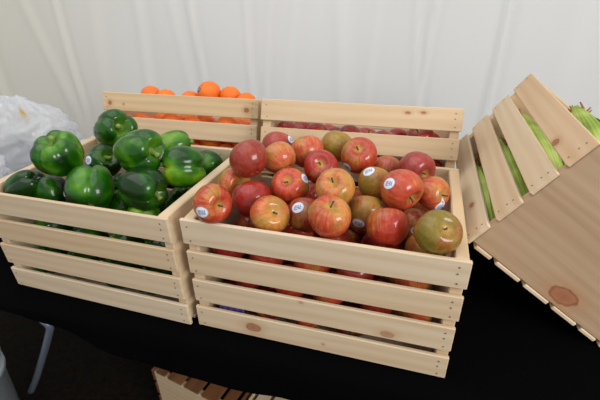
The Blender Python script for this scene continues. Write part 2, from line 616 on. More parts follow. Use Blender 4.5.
def crate(label, M, mats=None, group='wooden crates on the table', base=WOOD, endm=None, nails=True):
    """M maps crate local (x 0..L, y 0..W, z 0..H) to world"""
    mats = mats or {}
    root = link('wooden_crate', None)
    root.matrix_world = M @ Matrix.Translation((L / 2, W / 2, 0))
    tag(root, label, 'crate', group)
    for side in (-1, 1):
        for k in range(4):
            z = H - SLAT_H / 2 - k * PITCH
            sm = ME_SLAT[(k + (0 if side < 0 else 2)) % 4]
            o = link('side_slat', sm, None, root)
            o.location = (rng.uniform(-0.001, 0.001), side * (W / 2 - SLAT_T / 2), z)
            o.rotation_euler = (0, rng.uniform(-0.002, 0.002), 0 if side < 0 else math.pi)
            set_mat(o, mats.get(('s' if side < 0 else 'b') + str(k + 1), base))
            if nails:
                nl = link('nails', ME_NAILS, M_NAIL, o)
                nl['kind'] = 'stuff'
    for k in range(5):
        o = link('bottom_slat', ME_BOT, None, root)
        o.location = (0, -W / 2 + 0.027 + k * BPITCH + (0.0095 if k == 0 else -0.0095 if k == 4 else 0), SLAT_T / 2)
        if k in (0, 4):
            o.scale = (1, (0.054 - 0.019) / 0.054 * 1.0, 1)
        set_mat(o, base)
    for side in (-1, 1):
        o = link('end_panel', ME_END, None, root)
        o.location = (side * (L / 2 - END_T / 2 - 0.0035), 0, SLAT_T + (H - SLAT_T) / 2)
        o.rotation_euler = (0, 0, math.pi / 2)
        set_mat(o, mats.get('e0' if side < 0 else 'e1', endm or WOOD_END))
    return root


def TR(t, rx, ry, rz):
    return Matrix.Translation(t) @ Euler((rx, ry, rz), 'XYZ').to_matrix().to_4x4()


M_APL = TR((0, 0, 0), 0, 0, 0)
M_PEP = TR((-0.4694, 0.0130, -0.0143), 0, -0.0311, -0.0415)
M_ORA = TR((-0.4829, 0.3679, W * math.sin(0.2801)), -0.2801, 0, 0.0338)
M_REA = TR((0.0002, 0.3225, W * math.sin(0.3493)), -0.3493, 0, 0.0381)
M_CORF = TR((0.4640, 0.1344, 0.1860), 0, 0.62415, 0.0094)          # x across, y along the length
M_COR = M_CORF @ Matrix.Translation((W, 0, 0)) @ Matrix.Rotation(math.pi / 2, 4, 'Z')

crate('slatted pine crate in front heaped with red apples', M_APL, {'s3': WOOD_K['apple3'], 's4': WOOD_K['apple4']})
crate('slatted pine crate at left filled with green bell peppers', M_PEP)
crate('tilted pine crate holding oranges behind the peppers', M_ORA, {'s1': WOOD_K['orange1']})
crate('tilted pine crate behind the apple heap, red apples showing between its slats', M_REA, {'s1': WOOD_K['rear1']})
crate('pine crate tipped on its edge at right holding corn, big knot on end', M_COR,
      {'b1': WOOD_K['corn1'], 'b4': WOOD_K['corn4'], 'e0': WOOD_K['cornend']})
# empty crates upside down under the table
flip = Matrix.Translation((0, 0, H)) @ Matrix.Diagonal((1, 1, 1, 1))


def under(loc, yaw):
    # upside down, end panel to the front: crate z -> -z, crate x -> back
    B = Matrix(((0, 1, 0, 0), (1, 0, 0, 0), (0, 0, -1, H), (0, 0, 0, 1)))
    return Matrix.Translation(loc) @ Matrix.Rotation(yaw, 4, 'Z') @ B


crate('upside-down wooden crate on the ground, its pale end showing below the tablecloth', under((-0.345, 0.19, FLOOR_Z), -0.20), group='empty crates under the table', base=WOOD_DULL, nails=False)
crate('second upturned wooden crate on the ground, mostly hidden by the tablecloth hem', under((-0.022, 0.124, FLOOR_Z), -0.20), group='empty crates under the table', base=WOOD, nails=False)

# ------------------------------------------------------------------ fruit meshes
def apple_mesh(seed):
    rr = random.Random(seed)
    nt, nth = 30, 36
    V, Fc = [], []
    ph = rr.uniform(0, 6.28)
    tilt = rr.uniform(-0.06, 0.06)
    lob = rr.uniform(0.015, 0.03)
    V.append(None)
    for i in range(1, nt):
        u = i / nt
        t = math.pi * (u - 0.07 * math.sin(2 * math.pi * u))
        for k in range(nth):
            th = 2 * math.pi * k / nth
            c = math.cos(t)
            r = math.sin(t) ** 0.86 * (1 - 0.10 * (1 - c) * 0.5 + 0.03 * c)
            z = 0.90 * c
            q = r * r
            z -= 0.31 * math.exp(-q / 0.13) if c > 0 else 0
            z += 0.20 * math.exp(-q / 0.05) * (1 + 0.25 * math.cos(5 * th + ph)) if c < 0 else 0
            lobes = 1 + lob * math.cos(5 * th + ph) * (0.5 - 0.5 * c) + 0.02 * math.cos(2 * th + ph * 2)
            V.append((r * lobes * math.cos(th) + tilt * z, r * lobes * math.sin(th), z + 0.03 * math.cos(th + ph) * r))
    V[0] = (tilt * 0.58, 0, 0.59)
    V.append((-tilt * 0.7, 0, -0.70))
    for k in range(nth):
        Fc.append((0, 1 + k, 1 + (k + 1) % nth))
    for i in range(nt - 2):
        for k in range(nth):
            a = 1 + i * nth
            Fc.append((a + k, a + nth + k, a + nth + (k + 1) % nth, a + (k + 1) % nth))
    a = 1 + (nt - 2) * nth
    for k in range(nth):
        Fc.append((a + k, len(V) - 1, a + (k + 1) % nth))
    return mesh('apple', V, Fc)


def apple_stem_mesh(seed):
    rr = random.Random(seed)
    bx, by = rr.uniform(-0.16, 0.16), rr.uniform(-0.16, 0.16)
    V, Fc = tube([(0, 0, 0.50), (bx * 0.3, by * 0.3, 0.68), (bx, by, 0.86)], [0.045, 0.035, 0.05], 7)
    return mesh('stem', V, Fc)


def pepper_mesh(seed, lobes=4):
    rr = random.Random(seed)
    nt, nth = 34, 56
    V, Fc = [None], []
    amp = [rr.uniform(0.86, 1.1) for _ in range(lobes)]
    offs = [rr.uniform(-0.12, 0.12) for _ in range(lobes)]
    bend = rr.uniform(-0.12, 0.12)
    low = [rr.uniform(-0.10, 0.08) for _ in range(lobes)]
    for i in range(1, nt):
        u = i / nt
        t = math.pi * (u - 0.075 * math.sin(2 * math.pi * u))
        c, s = math.cos(t), math.sin(t)
        for k in range(nth):
            th = 2 * math.pi * k / nth
            a = th * lobes / (2 * math.pi)
            b = int(a) % lobes
            fr = a - int(a)
            bulge = math.sin(math.pi * fr) ** 0.62
            # lobe strength blended at groove
            A = amp[b] if 0.15 < fr < 0.85 else amp[b] * (0.5 + abs(fr - 0.5)) * 0 + amp[b]
            pole = 1 - s ** 1.5
            depth = 0.115 + 0.24 * pole
            prof = (abs(s) ** 0.62) * (1.0 + 0.10 * c)
            r = prof * ((1 - depth) + depth * bulge * A)
            z = 0.98 * (abs(c) ** 0.9) * (1 if c > 0 else -1)
            q = r * r
            if c > 0:
                z -= 0.42 * math.exp(-q / 0.10) + 0.10 * (1 - bulge) * (1 - s)
            else:
                z += 0.36 * math.exp(-q / 0.12) + 0.22 * (1 - bulge) * (1 - s) - low[b] * bulge * (1 - s)
            x, y = r * math.cos(th), r * math.sin(th)
            V.append((x + bend * z * z, y, z))
    V[0] = (bend * 0.3, 0, 0.52)
    V.append((bend * 0.3, 0, -0.58))
    for k in range(nth):
        Fc.append((0, 1 + k, 1 + (k + 1) % nth))
    for i in range(nt - 2):
        for k in range(nth):
            a = 1 + i * nth
            Fc.append((a + k, a + nth + k, a + nth + (k + 1) % nth, a + (k + 1) % nth))
    a = 1 + (nt - 2) * nth
    for k in range(nth):
        Fc.append((a + k, len(V) - 1, a + (k + 1) % nth))
    return mesh('pepper', V, Fc)


def pepper_stem_mesh(seed):
    rr = random.Random(seed)
    bx, by = rr.uniform(-0.2, 0.2), rr.uniform(-0.2, 0.2)
    V, Fc = tube([(0, 0, 0.50), (0, 0, 0.56), (0.0, 0.0, 0.61), (bx * 0.3, by * 0.3, 0.72), (bx * 0.7, by * 0.7, 0.9), (bx, by, 1.02)],
                 [0.30, 0.27, 0.15, 0.10, 0.10, 0.13], 10)
    V = [Vector((v.x * (1 + 0.12 * math.cos(5 * math.atan2(v.y, v.x))), v.y * (1 + 0.12 * math.cos(5 * math.atan2(v.y, v.x))), v.z)) if v.z < 0.63 else v for v in V]
    return mesh('stem', V, Fc)


def sphere_mesh(name, seg=28, rings=18, squash=0.96):
    V, Fc = [None], []
    for i in range(1, rings):
        t = math.pi * i / rings
        for k in range(seg):
            th = 2 * math.pi * k / seg
            r = math.sin(t)
            z = squash * math.cos(t)
            if t < 1:
                z -= 0.06 * math.exp(-r * r / 0.02)
            V.append((r * math.cos(th), r * math.sin(th), z))
    V[0] = (0, 0, squash - 0.06)
    V.append((0, 0, -squash))
    for k in range(seg):
        Fc.append((0, 1 + k, 1 + (k + 1) % seg))
        a = 1 + (rings - 2) * seg
        Fc.append((a + k, len(V) - 1, a + (k + 1) % seg))
    for i in range(rings - 2):
        for k in range(seg):
            a = 1 + i * seg
            Fc.append((a + k, a + seg + k, a + seg + (k + 1) % seg, a + (k + 1) % seg))
    return mesh(name, V, Fc)


APPLES = [apple_mesh(s) for s in (1, 2, 3, 5, 8)]
ASTEMS = [apple_stem_mesh(s) for s in (1, 2, 3)]
PEPPERS = [pepper_mesh(11, 4), pepper_mesh(12, 3), pepper_mesh(14, 4), pepper_mesh(19, 6)]
PSTEMS = [pepper_stem_mesh(s) for s in (1, 2)]
ORANGE = sphere_mesh('orange')
V, Fc = tube([(0, 0, 0.86), (0, 0, 0.925)], [0.10, 0.07], 8)
OBUTTON = mesh('button', V, Fc)
for m_ in APPLES:
    m_.materials.append(M_APPLE)
for m_ in PEPPERS:
    m_.materials.append(M_PEPPER)
ORANGE.materials.append(M_ORANGE)
BVH = {}


def bvh_of(me_):
    if me_.name not in BVH:
        BVH[me_.name] = BVHTree.FromPolygons([v.co[:] for v in me_.vertices], [p.vertices[:] for p in me_.polygons])
    return BVH[me_.name]


def cam_dir(du, dv, s=1):
    """a direction seen in the photo (right, down; s = 1 towards the viewer) as a world direction"""
    q = du * du + dv * dv
    if s < 0:                                    # turned just out of sight
        k = math.sqrt(0.93 / q)
        du, dv, q = du * k, dv * k, 0.93
    if q > 0.98:
        k = math.sqrt(0.98 / q)
        du, dv, q = du * k, dv * k, 0.98
    return (CR @ Vector((du, -dv, s * math.sqrt(1 - q)))).normalized()


def add_sticker(o, dir_world, size, mat, spin=0.0):
    """thin paper sticker wrapped on the skin of fruit o (local unit mesh), facing dir_world"""
    me_ = o.data
    q = o.rotation_quaternion
    d = (q.inverted() @ Vector(dir_world)).normalized()
    sc = o.scale
    d = Vector((d.x / sc.x, d.y / sc.y, d.z / sc.z)).normalized()
    up = (q.inverted() @ (CR @ Vector((math.sin(spin), math.cos(spin), 0)))).normalized()
    a = up.cross(d).normalized()
    b = d.cross(a)
    t = bvh_of(me_)
    V, uv = [], []
    sz = size / sc.x
    pts = [(0, 0)] + [(r * math.cos(2 * math.pi * k / 20), r * math.sin(2 * math.pi * k / 20)) for r in (0.5, 1.0) for k in range(20)]
    for px, py in pts:
        org = d * 2.0 + a * px * sz + b * py * sz * 0.86
        loc, nor, _, _ = t.ray_cast(org, -d)
        if loc is None:
            loc, nor = d, d
        V.append(loc + nor * 0.014)
        uv.append((px, py))
    Fc = [(0, 1 + k, 1 + (k + 1) % 20) for k in range(20)]
    Fc += [(1 + k, 21 + k, 21 + (k + 1) % 20, 1 + (k + 1) % 20) for k in range(20)]
    sm = mesh('sticker', V, Fc)
    ul = sm.uv_layers.new(name='UVMap')
    for lp in sm.loops:
        ul.data[lp.index].uv = uv[lp.vertex_index]
    s_ = link('sticker', sm, mat, o)
    s_['label'] = 'small round blue produce sticker' if mat is M_STICKB else 'small round white produce sticker'
    return s_


def fruit(name, me_, loc, R, axis, spin, color, label, cat, group, stretch=1.0):
    o = link(name, me_)
    o.rotation_mode = 'QUATERNION'
    q = Vector((0, 0, 1)).rotation_difference(Vector(axis).normalized())
    o.rotation_quaternion = q @ Euler((0, 0, spin)).to_quaternion()
    o.location = loc
    o.scale = (R, R, R * stretch)
    o.color = color
    tag(o, label, cat, group)
    return o


def C(r, g, b, a):
    c = srgb(r, g, b)
    return (c[0], c[1], c[2], a)


# ---- visible apples: position, radius, seen stem offset (du,dv,s), blush colour+cover, stickers, label
GA = 'apples heaped in the front crate'
AP = [
 (0.0796,0.1235,0.3055,0.0350, (-0.3,-0.6,-1), (164,58,50,0.95), [], 'dark red apple at the top left of the heap, resting over the pepper crate side'),
 (0.0430,0.1281,0.2500,0.0322, (0.6,0.1,1), (214,108,72,0.45), [], 'yellow and orange apple below the dark red one at the left crate side'),
 (0.0528,0.0222,0.2660,0.0331, (0.65,0.15,1), (206,82,58,0.62), [(-0.32,0.42,0)], 'orange-red apple with round sticker in the front left corner of the crate'),
 (0.0944,0.0893,0.2442,0.0354, (-0.2,-0.7,-1), (172,36,42,1.0), [], 'deep crimson apple just right of the stickered corner apple'),
 (0.1433,0.0465,0.2435,0.0336, (0.32,-0.30,1), (222,112,68,0.55), [], 'small orange apple sunk at the front edge with its stem facing out'),
 (0.0818,0.2718,0.2692,0.0356, (0.1,-0.8,-1), (176,72,66,0.9), [(0.80,-0.45,0)], 'dusky red apple at the back left of the heap with sticker on its edge'),
 (0.1148,0.1839,0.2859,0.0327, (-0.4,-0.5,-1), (226,132,90,0.6), [], 'pale peach-orange apple right of the dark red top left apple'),
 (0.1544,0.2414,0.2792,0.0346, (-0.1,-0.75,-1), (218,112,82,0.62), [], 'smooth pinkish-orange apple at the back behind the crimson dimpled one'),
 (0.1971,0.1848,0.2747,0.0333, (-0.08,-0.2,1), (182,44,48,0.88), [], 'crimson apple with a yellow stem hollow in the middle of the heap'),
 (0.2056,0.2916,0.2765,0.0347, (0.3,-0.7,-1), (206,130,78,0.22), [], 'yellowish apple at the back, just left of the tall dimpled apple'),
 (0.1525,0.1338,0.2544,0.0346, (-0.18,-0.4,1), (216,92,64,0.66), [(0.80,-0.42,0)], 'orange-red apple in the middle left with stem hollow and edge sticker'),
 (0.2415,0.1047,0.2773,0.0343, (-0.28,-0.42,1), (222,146,84,0.38), [], 'pale yellow-orange apple in the very middle of the heap'),
 (0.1955,0.0833,0.2299,0.0335, (0.2,-0.8,-1), (168,66,48,0.80), [(-0.45,-0.42,0)], 'brownish-red apple with sticker near the front edge, left of a big one'),
 (0.2469,0.0353,0.2622,0.0340, (0.0,-0.72,1), (212,88,64,0.60), [], 'large red and yellow apple at the middle of the front edge'),
 (0.2595,0.2403,0.2816,0.0365, (-0.18,-0.42,1), (196,78,54,0.78), [(-0.7,0.62,0)], 'tall red apple with greenish stem hollow at the top of the heap'),
 (0.3112,0.2757,0.2394,0.0320, (0.1,-0.7,-1), (204,110,84,0.7), [], 'small dull pink apple half hidden at the back of the heap'),
 (0.2990,0.1878,0.2513,0.0328, (0.2,-0.7,-1), (208,140,80,0.15), [(-0.45,-0.66,0)], 'yellow apple with a sticker on top, wedged behind the big stickered one'),
 (0.3473,0.1362,0.2731,0.0362, (0.55,0.62,1), (208,92,66,0.72), [(-0.72,-0.24,0)], 'big orange-red apple with round sticker, right of the heap middle'),
 (0.3686,0.2435,0.2646,0.0354, (0.42,0.45,1), (170,62,68,0.92), [], 'dusky pink apple at the back right corner of the heap'),
 (0.4010,0.1864,0.2470,0.0309, (0.66,0.2,1), (218,104,76,0.66), [(0.28,0.78,0)], 'orange apple against the right end panel, sticker underneath'),
 (0.4067,0.0355,0.2602,0.0336, (0.22,-0.30,1), (186,72,58,0.30), [], 'green-yellow apple blushed red in the front right corner'),
 (0.3338,0.0674,0.2370,0.0344, (0.1,-0.8,-1), (198,62,48,0.66), [], 'streaky red apple with a yellow shoulder, second from the front right corner'),
 (0.2914,0.1237,0.2249,0.0338, (0.1,-0.8,-1), (198,122,74,0.35), [(-0.48,0.55,0)], 'olive-yellow apple with a low sticker between the two large front ones'),
]
placed_apples = []
rr = random.Random(21)
for i, (x, y, z, R, (du, dv, s), col, stk, lab) in enumerate(AP):
    ax = cam_dir(du, dv, s)
    o = fruit('apple', APPLES[i % 5], (x, y, z), R * 1.035, ax, rr.uniform(0, 6.28), C(*col), lab, 'apple', GA, 0.985)
    o['olive'] = {20: 0.85, 22: 0.5, 9: 0.45, 16: 0.35, 15: 0.2}.get(i, 0.0)
    sv = link('stem', ASTEMS[i % 3], M_STEM, o)
    for (a, b, _) in stk:
        add_sticker(o, cam_dir(a, b, 1), 0.0112, M_STICK, rr.uniform(-0.4, 0.4))
    placed_apples.append((x, y, z, R))


# ---- packing of what fills the crates below
def pack(fixed, R, zs_, seed, lo=(0.024, 0.012), hi=(L - 0.024, W - 0.012), zmax=0.21, zmin=0.010, rj=0.05, iters=160):
    rr = np.random.default_rng(seed)
    P = []
    w, d = hi[0] - lo[0], hi[1] - lo[1]
    nx_, ny_ = int(w // (2 * R)), int(d // (2 * R))
    for k, zc in enumerate(zs_):
        for j in range(ny_):
            for i in range(nx_):
                P.append([lo[0] + R + (w - 2 * R) * (i + (0.18 if (k + j) % 2 else -0.18) + 0.0) / max(nx_ - 1, 1),
                          lo[1] + R + (d - 2 * R) * j / max(ny_ - 1, 1), zc])
    P = np.array(P)
    P[:, :2] += rr.normal(0, 0.003, (len(P), 2))
    rad = R * (1 + rr.uniform(-rj, rj * 0.4, len(P)))
    Fx = np.array([f[:3] for f in fixed]) if fixed else np.zeros((0, 3))
    Fr = np.array([f[3] for f in fixed]) if fixed else np.zeros(0)

    def relax(P, rad, n):
        for it in range(n):
            D = P[:, None] - P[None]
            dist = np.linalg.norm(D, axis=2) + np.eye(len(P)) * 9
            ov = np.clip(rad[:, None] + rad[None] - dist, 0, None)
            P = P + (D / dist[..., None] * ov[..., None] * 0.35).sum(1)
            if len(Fx):
                D = P[:, None] - Fx[None]
                dist = np.linalg.norm(D, axis=2)
                ov = np.clip(rad[:, None] + Fr[None] - dist, 0, None)
                P = P + (D / dist[..., None] * ov[..., None] * 0.7).sum(1)
            P[:, 2] -= 0.0002
            P[:, 0] = np.clip(P[:, 0], lo[0] + rad, hi[0] - rad)
            P[:, 1] = np.clip(P[:, 1], lo[1] + rad, hi[1] - rad)
            P[:, 2] = np.clip(P[:, 2], zmin + rad, zmax)
        return P

    for rnd in range(80):
        P = relax(P, rad, iters if rnd == 0 else 25)
        D = P[:, None] - P[None]
        dist = np.linalg.norm(D, axis=2) + np.eye(len(P)) * 9
        ov = np.clip(rad[:, None] + rad[None] - dist, 0, None).max(1)
        if len(Fx):
            ov = np.maximum(ov, np.clip(rad[:, None] + Fr[None] - np.linalg.norm(P[:, None] - Fx[None], axis=2), 0, None).max(1))
        if ov.max() < 0.0016:
            break
        keep = np.ones(len(P), bool)
        keep[int(ov.argmax())] = False
        P, rad = P[keep], rad[keep]
    return [(p[0], p[1], p[2], r) for p, r in zip(P, rad)]


def to_local(M, pts):
    Mi = M.inverted()
    out = []
    for p in pts:
        q = Mi @ Vector(p[:3])
        out.append((q.x, q.y, q.z, p[3]))
    return out


APPLE_TONES = [(172, 40, 42, 0.95), (190, 56, 46, 0.85), (206, 84, 58, 0.7), (160, 44, 44, 1.0), (214, 110, 70, 0.5)]
rr = random.Random(5)


def fill_apples(M, spots, label, group, tones):
    for i, (x, y, z, R) in enumerate(spots):
        p = M @ Vector((x, y, z))
        ax = Vector((rr.uniform(-1, 1), rr.uniform(-1, 1), rr.uniform(-1, 1)))
        o = fruit('apple', APPLES[i % 5], p, R * 0.985, ax, rr.uniform(0, 6), C(*tones[i % len(tones)]), label, 'apple', group, 0.97)
        link('stem', ASTEMS[i % 3], M_STEM, o)
        if i % 9 == 0:
            d = Vector((rr.uniform(-0.6, 0.6), -1, rr.uniform(-0.1, 0.5)))
            add_sticker(o, d, 0.0088, M_STICK, rr.uniform(-0.5, 0.5))


sp = pack([(a, b, c, d * 1.02) for a, b, c, d in placed_apples], 0.0355, (0.047, 0.115, 0.18), 3, zmax=0.205)
fill_apples(M_APL, sp, 'red apple buried in the front crate, glimpsed between its slats', 'apples buried in the front crate', APPLE_TONES)
sp = pack([], 0.0355, (0.047, 0.113, 0.176), 8, zmax=0.178)
fill_apples(M_REA, sp, 'red apple in the tilted crate behind the apple heap, seen through slat gaps', 'apples in the rear tilted crate',
            [(170, 30, 30, 1.0), (182, 38, 34, 0.98), (158, 30, 32, 1.0), (188, 52, 42, 0.9)])

# purple paper tray standing just inside the front slats
V, Fc = [], []
for s_ in (0, 1):
    for j in range(4):
        for i in range(25):
            x = 0.045 + 0.05 * i / 24
            V.append((x, 0.0105 + 0.0012 * math.sin(i * 1.05) + s_ * 0.0008 + 0.0002 * j, 0.012 + 0.052 * j / 3))
for s_ in (0, 1):
    for j in range(3):
        for i in range(24):
            a = s_ * 100 + j * 25 + i
            q = (a, a + 1, a + 26, a + 25)
            Fc.append(q if s_ == 0 else q[::-1])
for i in range(24):
    Fc.append((i, 100 + i, 101 + i, i + 1))
    a = 75 + i
    Fc.append((a, a + 1, 101 + a, 100 + a))
tag(link('paper_tray', mesh('paper_tray', V, Fc), M_PURPLE), 'strip of purple paper tray low behind the front slats of the apple crate', 'tray')

# ------------------------------------------------------------------ green peppers
GP = 'green bell peppers in the left crate'
PP = [  # x,y,z,R, stem offset (du,dv,s), facing lobe offset, mesh, tone, stretch, sticker, label
 (-0.3105,0.0874,0.2888,0.0450, (-0.12,-0.66,1), 0.5, 3, 0.50, 0.90, None, 'green pepper standing upright at the left with its ribbed crown showing'),
 (-0.4060,0.0700,0.2130,0.0350, (-0.70,0.45,-1), 0.0, 0, 0.16, 1.25, None, 'dark green pepper lying in the left front corner of its crate'),
 (-0.3640,0.0870,0.2000,0.0360, (0.1,0.4,-1), 0.0, 1, 0.14, 1.05, None, 'dull dark green pepper wedged below the upright one'),
 (-0.2401,0.0709,0.2350,0.0455, (0.08,0.95,1), 0.5, 0, 0.44, 1.0, (-0.80,0.22), 'glossy two-lobed pepper at the front, stem down, sticker on its left side'),
 (-0.3200,0.2030,0.2240,0.0380, (0.62,-0.3,1), 0.2, 1, 0.32, 1.05, (-0.38,0.0), 'dark green pepper with round sticker behind the glossy two-lobed one'),
 (-0.3282,0.2717,0.2760,0.0455, (0.70,-0.08,1), 0.2, 2, 0.52, 1.10, None, 'green pepper at the back left with its knobby stem end turned right'),
 (-0.1605,0.1381,0.2896,0.0440, (0.88,0.02,1), 0.15, 0, 0.56, 1.15, None, 'bright green pepper lying on top of the pile, stem pointing right'),
 (-0.1683,0.2600,0.2500,0.0385, (0.80,-0.25,-1), 0.3, 2, 0.68, 1.15, None, 'light green pepper at the very back of the pile'),
 (-0.0830,0.1652,0.2545,0.0440, (-0.95,0.06,1), 0.5, 0, 0.58, 1.02, None, 'yellow-green pepper with two stacked lobes at the right of the pile'),
 (-0.0900,0.2620,0.2088,0.0375, (0.5,-0.5,-1), 0.1, 1, 0.42, 1.05, None, 'dark pepper in the back right corner beside the apples'),
 (-0.1292,0.0833,0.2407,0.0415, (0.93,0.30,1), 0.1, 2, 0.36, 1.08, None, 'shiny dark pepper at the front middle with a bright square reflection'),
 (-0.1240,0.0640,0.1850,0.0350, (0.0,0.6,-1), 0.5, 0, 0.72, 1.0, None, 'pepper low at the front rim under the shiny dark one'),
 (-0.2159,0.1191,0.1640,0.0385, (0.2,-0.9,-1), 0.3, 1, 0.44, 1.0, None, 'pepper deep between the two front peppers'),
 (-0.0950,0.1541,0.1630,0.0365, (-0.3,-0.7,-1), 0.3, 2, 0.46, 1.0, None, 'pepper deep in the right front corner by the apple crate'),
]
fixed_p = []
for i, (x, y, z, R, (du, dv, s), spin, mi, tone, stt, stk, lab) in enumerate(PP):
    ax = cam_dir(du, dv, s)
    q0 = Vector((0, 0, 1)).rotation_difference(ax)
    vw = q0.inverted() @ (CAM_LOC - Vector((x, y, z))).normalized()
    nl_ = (4, 3, 4, 6)[mi]                       # turn lobe (0) or groove (0.5) to the front
    spin = math.atan2(vw.y, vw.x) - (0.5 + spin) * 2 * math.pi / nl_
    o = fruit('green_pepper', PEPPERS[mi], (x, y, z), R * 1.02, ax, spin, (1, 1, 1, tone), lab, 'pepper', GP, stt)
    link('stem', PSTEMS[i % 2], M_PSTEM, o)
    if stk:
        add_sticker(o, cam_dir(stk[0], stk[1], 1), 0.0115, M_STICK, 0.3)
    fixed_p.append((x, y, z, R * 0.96))
sp = pack(to_local(M_PEP, fixed_p), 0.043, (0.055, 0.13), 4, zmax=0.15)
rr = random.Random(9)
for i, (x, y, z, R) in enumerate(sp):
    o = fruit('green_pepper', PEPPERS[i % 4], M_PEP @ Vector((x, y, z)), R * 0.88, Vector((rr.uniform(-1, 1), rr.uniform(-1, 1), rr.uniform(-1, 1))), rr.uniform(0, 6),
              (1, 1, 1, 0.42), 'green pepper buried in the left crate, glimpsed between its slats', 'pepper', 'peppers buried in the left crate', 0.98)
    link('stem', PSTEMS[i % 2], M_PSTEM, o)

# ------------------------------------------------------------------ oranges
GO = 'oranges showing above the tilted crate'
OR = [
 (-0.2060, 0.525, 0.3070, 0.0335, 'largest orange, topmost above the crate rim, with a dark sticker', (-0.72, -0.12)),
 (-0.1450, 0.530, 0.2990, 0.0295, 'orange just right of the largest one above the rim', None),
 (-0.0905, 0.510, 0.2890, 0.0295, 'rightmost orange showing above the crate rim', None),
 (-0.2660, 0.520, 0.2820, 0.0295, 'low orange just left of the largest one above the rim', None),
 (-0.3930, 0.520, 0.2900, 0.0295, 'leftmost orange showing above the crate rim', None),
 (-0.3330, 0.505, 0.2870, 0.0295, 'second orange from the left above the crate rim', None),
]
fixed_o = []
rr = random.Random(31)
for i, (x, y, z, R, lab, stk) in enumerate(OR):
    o = fruit('orange', ORANGE, (x, y, z), R, cam_dir(rr.uniform(-0.5, 0.5), -0.5, -1 if i else 1), rr.uniform(0, 6), (1, 1, 1, 1), lab, 'orange', GO)
    link('button', OBUTTON, M_OSTEM, o)
    if stk:
        add_sticker(o, cam_dir(stk[0], stk[1], 1), 0.008, M_STICKB)
    fixed_o.append((x, y, z, R))
sp = pack(to_local(M_ORA, fixed_o), 0.031, (0.043, 0.100, 0.157, 0.2), 6, zmax=0.187)
for i, (x, y, z, R) in enumerate(sp):
    o = fruit('orange', ORANGE, M_ORA @ Vector((x, y, z)), R * 0.97, Vector((rr.uniform(-1, 1), rr.uniform(-1, 1), rr.uniform(-1, 1))), rr.uniform(0, 6), (1, 1, 1, 1),
              'orange inside the tilted crate, seen through the slat gaps', 'orange', 'oranges inside the tilted crate')
    link('button', OBUTTON, M_OSTEM, o)
    if i % 7 == 3:
        add_sticker(o, Vector((rr.uniform(-0.3, 0.3), -1, 0.4)), 0.008, M_STICKB)

# ------------------------------------------------------------------ corn
def husk_body(seed, ln=0.24, r=0.027):
    rr = random.Random(seed)
    nt, nth = 24, 30
    V, Fc, UV = [], [], []
    for i in range(nt + 1):
        u = i / nt
        rad = r * (0.42 + 0.58 * math.sin(min(u * 2.6, 1) * math.pi / 2)) * (1 if u < 0.45 else max(0.10, math.cos((u - 0.45) / 0.55 * math.pi / 2 * 0.93)))
        for k in range(nth):
            th = 2 * math.pi * k / nth
            q = rad * (1 + 0.06 * math.cos(3 * th + 1.5 * u + seed) + 0.012 * math.cos(10 * th))
            V.append((q * math.cos(th), u * ln, q * math.sin(th)))
            UV.append((k / nth, u))
    for i in range(nt):
        for k in range(nth):
            a = i * nth
            Fc.append((a + k, a + (k + 1) % nth, a + nth + (k + 1) % nth, a + nth + k))
    Fc.append(tuple(range(nth))[::-1])
    Fc.append(tuple(range(nt * nth, (nt + 1) * nth)))
    return V, Fc, UV


def with_uv(me_, UV):
    ul = me_.uv_layers.new(name='UVMap')
    for lp in me_.loops:
        ul.data[lp.index].uv = UV[lp.vertex_index]
    return me_


def husk_leaf(seed, th0, ln=0.25, r=0.0285, flare=0.02):
    rr = random.Random(seed)
    nt, nw = 16, 8
    V, UV, Fc = [], [], []
    for s_ in (0, 1):
        for i in range(nt + 1):
            u = i / nt
            wid = 1.25 * math.sin(math.pi * min(0.95, 0.18 + 0.8 * u)) ** 0.7
            base = r * (0.5 + 0.5 * math.sin(min(u * 2.6, 1) * math.pi / 2)) * (1 if u < 0.5 else math.cos((u - 0.5) / 0.5 * 0.9))
            lift = flare * u ** 3
            for k in range(nw + 1):
                w = (k / nw - 0.5) * 2
                th = th0 + w * wid * 0.62 + 0.2 * math.sin(2.4 * u + seed)
                q = base + 0.0016 + lift - s_ * 0.0006 + 0.0012 * math.cos(w * 9 + seed)
                V.append((q * math.cos(th), 0.004 + u * ln, q * math.sin(th)))
                UV.append((k / nw * 0.3, u))
    n1 = (nt + 1) * (nw + 1)
    for s_ in (0, 1):
        for i in range(nt):
            for k in range(nw):
                a = s_ * n1 + i * (nw + 1) + k
                qd = (a, a + 1, a + nw + 2, a + nw + 1)
                Fc.append(qd if s_ else qd[::-1])
    return with_uv(mesh('husk_leaf', V, Fc), UV)


def silk_mesh(seed, ln=0.24):
    rr = random.Random(seed)
    V, Fc = [], []
    for s_ in range(34):
        a = rr.uniform(0, 6.28)
        r0 = rr.uniform(0, 0.008)
        p = Vector((r0 * math.cos(a), ln * 0.965, r0 * math.sin(a)))
        dr = Vector((rr.uniform(-0.5, 0.5), 1, rr.uniform(-0.5, 0.5))).normalized()
        pts = [p + dr * 0.014 * k + Vector((rr.uniform(-1, 1), rr.uniform(-1, 1), rr.uniform(-1, 1))) * 0.002 * k for k in range(4)]
        v, f = tube(pts, [0.0028, 0.0027, 0.0022, 0.0012], 5)
        b = len(V)
        V += v
        Fc += [tuple(i + b for i in q) for q in f]
    return mesh('silk', V, Fc)


EARS = []
for s_ in (1, 2, 3):
    v, f, uv = husk_body(s_)
    EARS.append((with_uv(mesh('husk', v, f), uv), [husk_leaf(s_ * 10 + k, 2.1 * k + s_, flare=0.0015 + 0.002 * (k == 1)) for k in range(3)], silk_mesh(s_)))
for b, lv, sk in EARS:
    b.materials.append(M_HUSK)
    for q in lv:
        q.materials.append(M_HUSK)
    sk.materials.append(M_SILK)


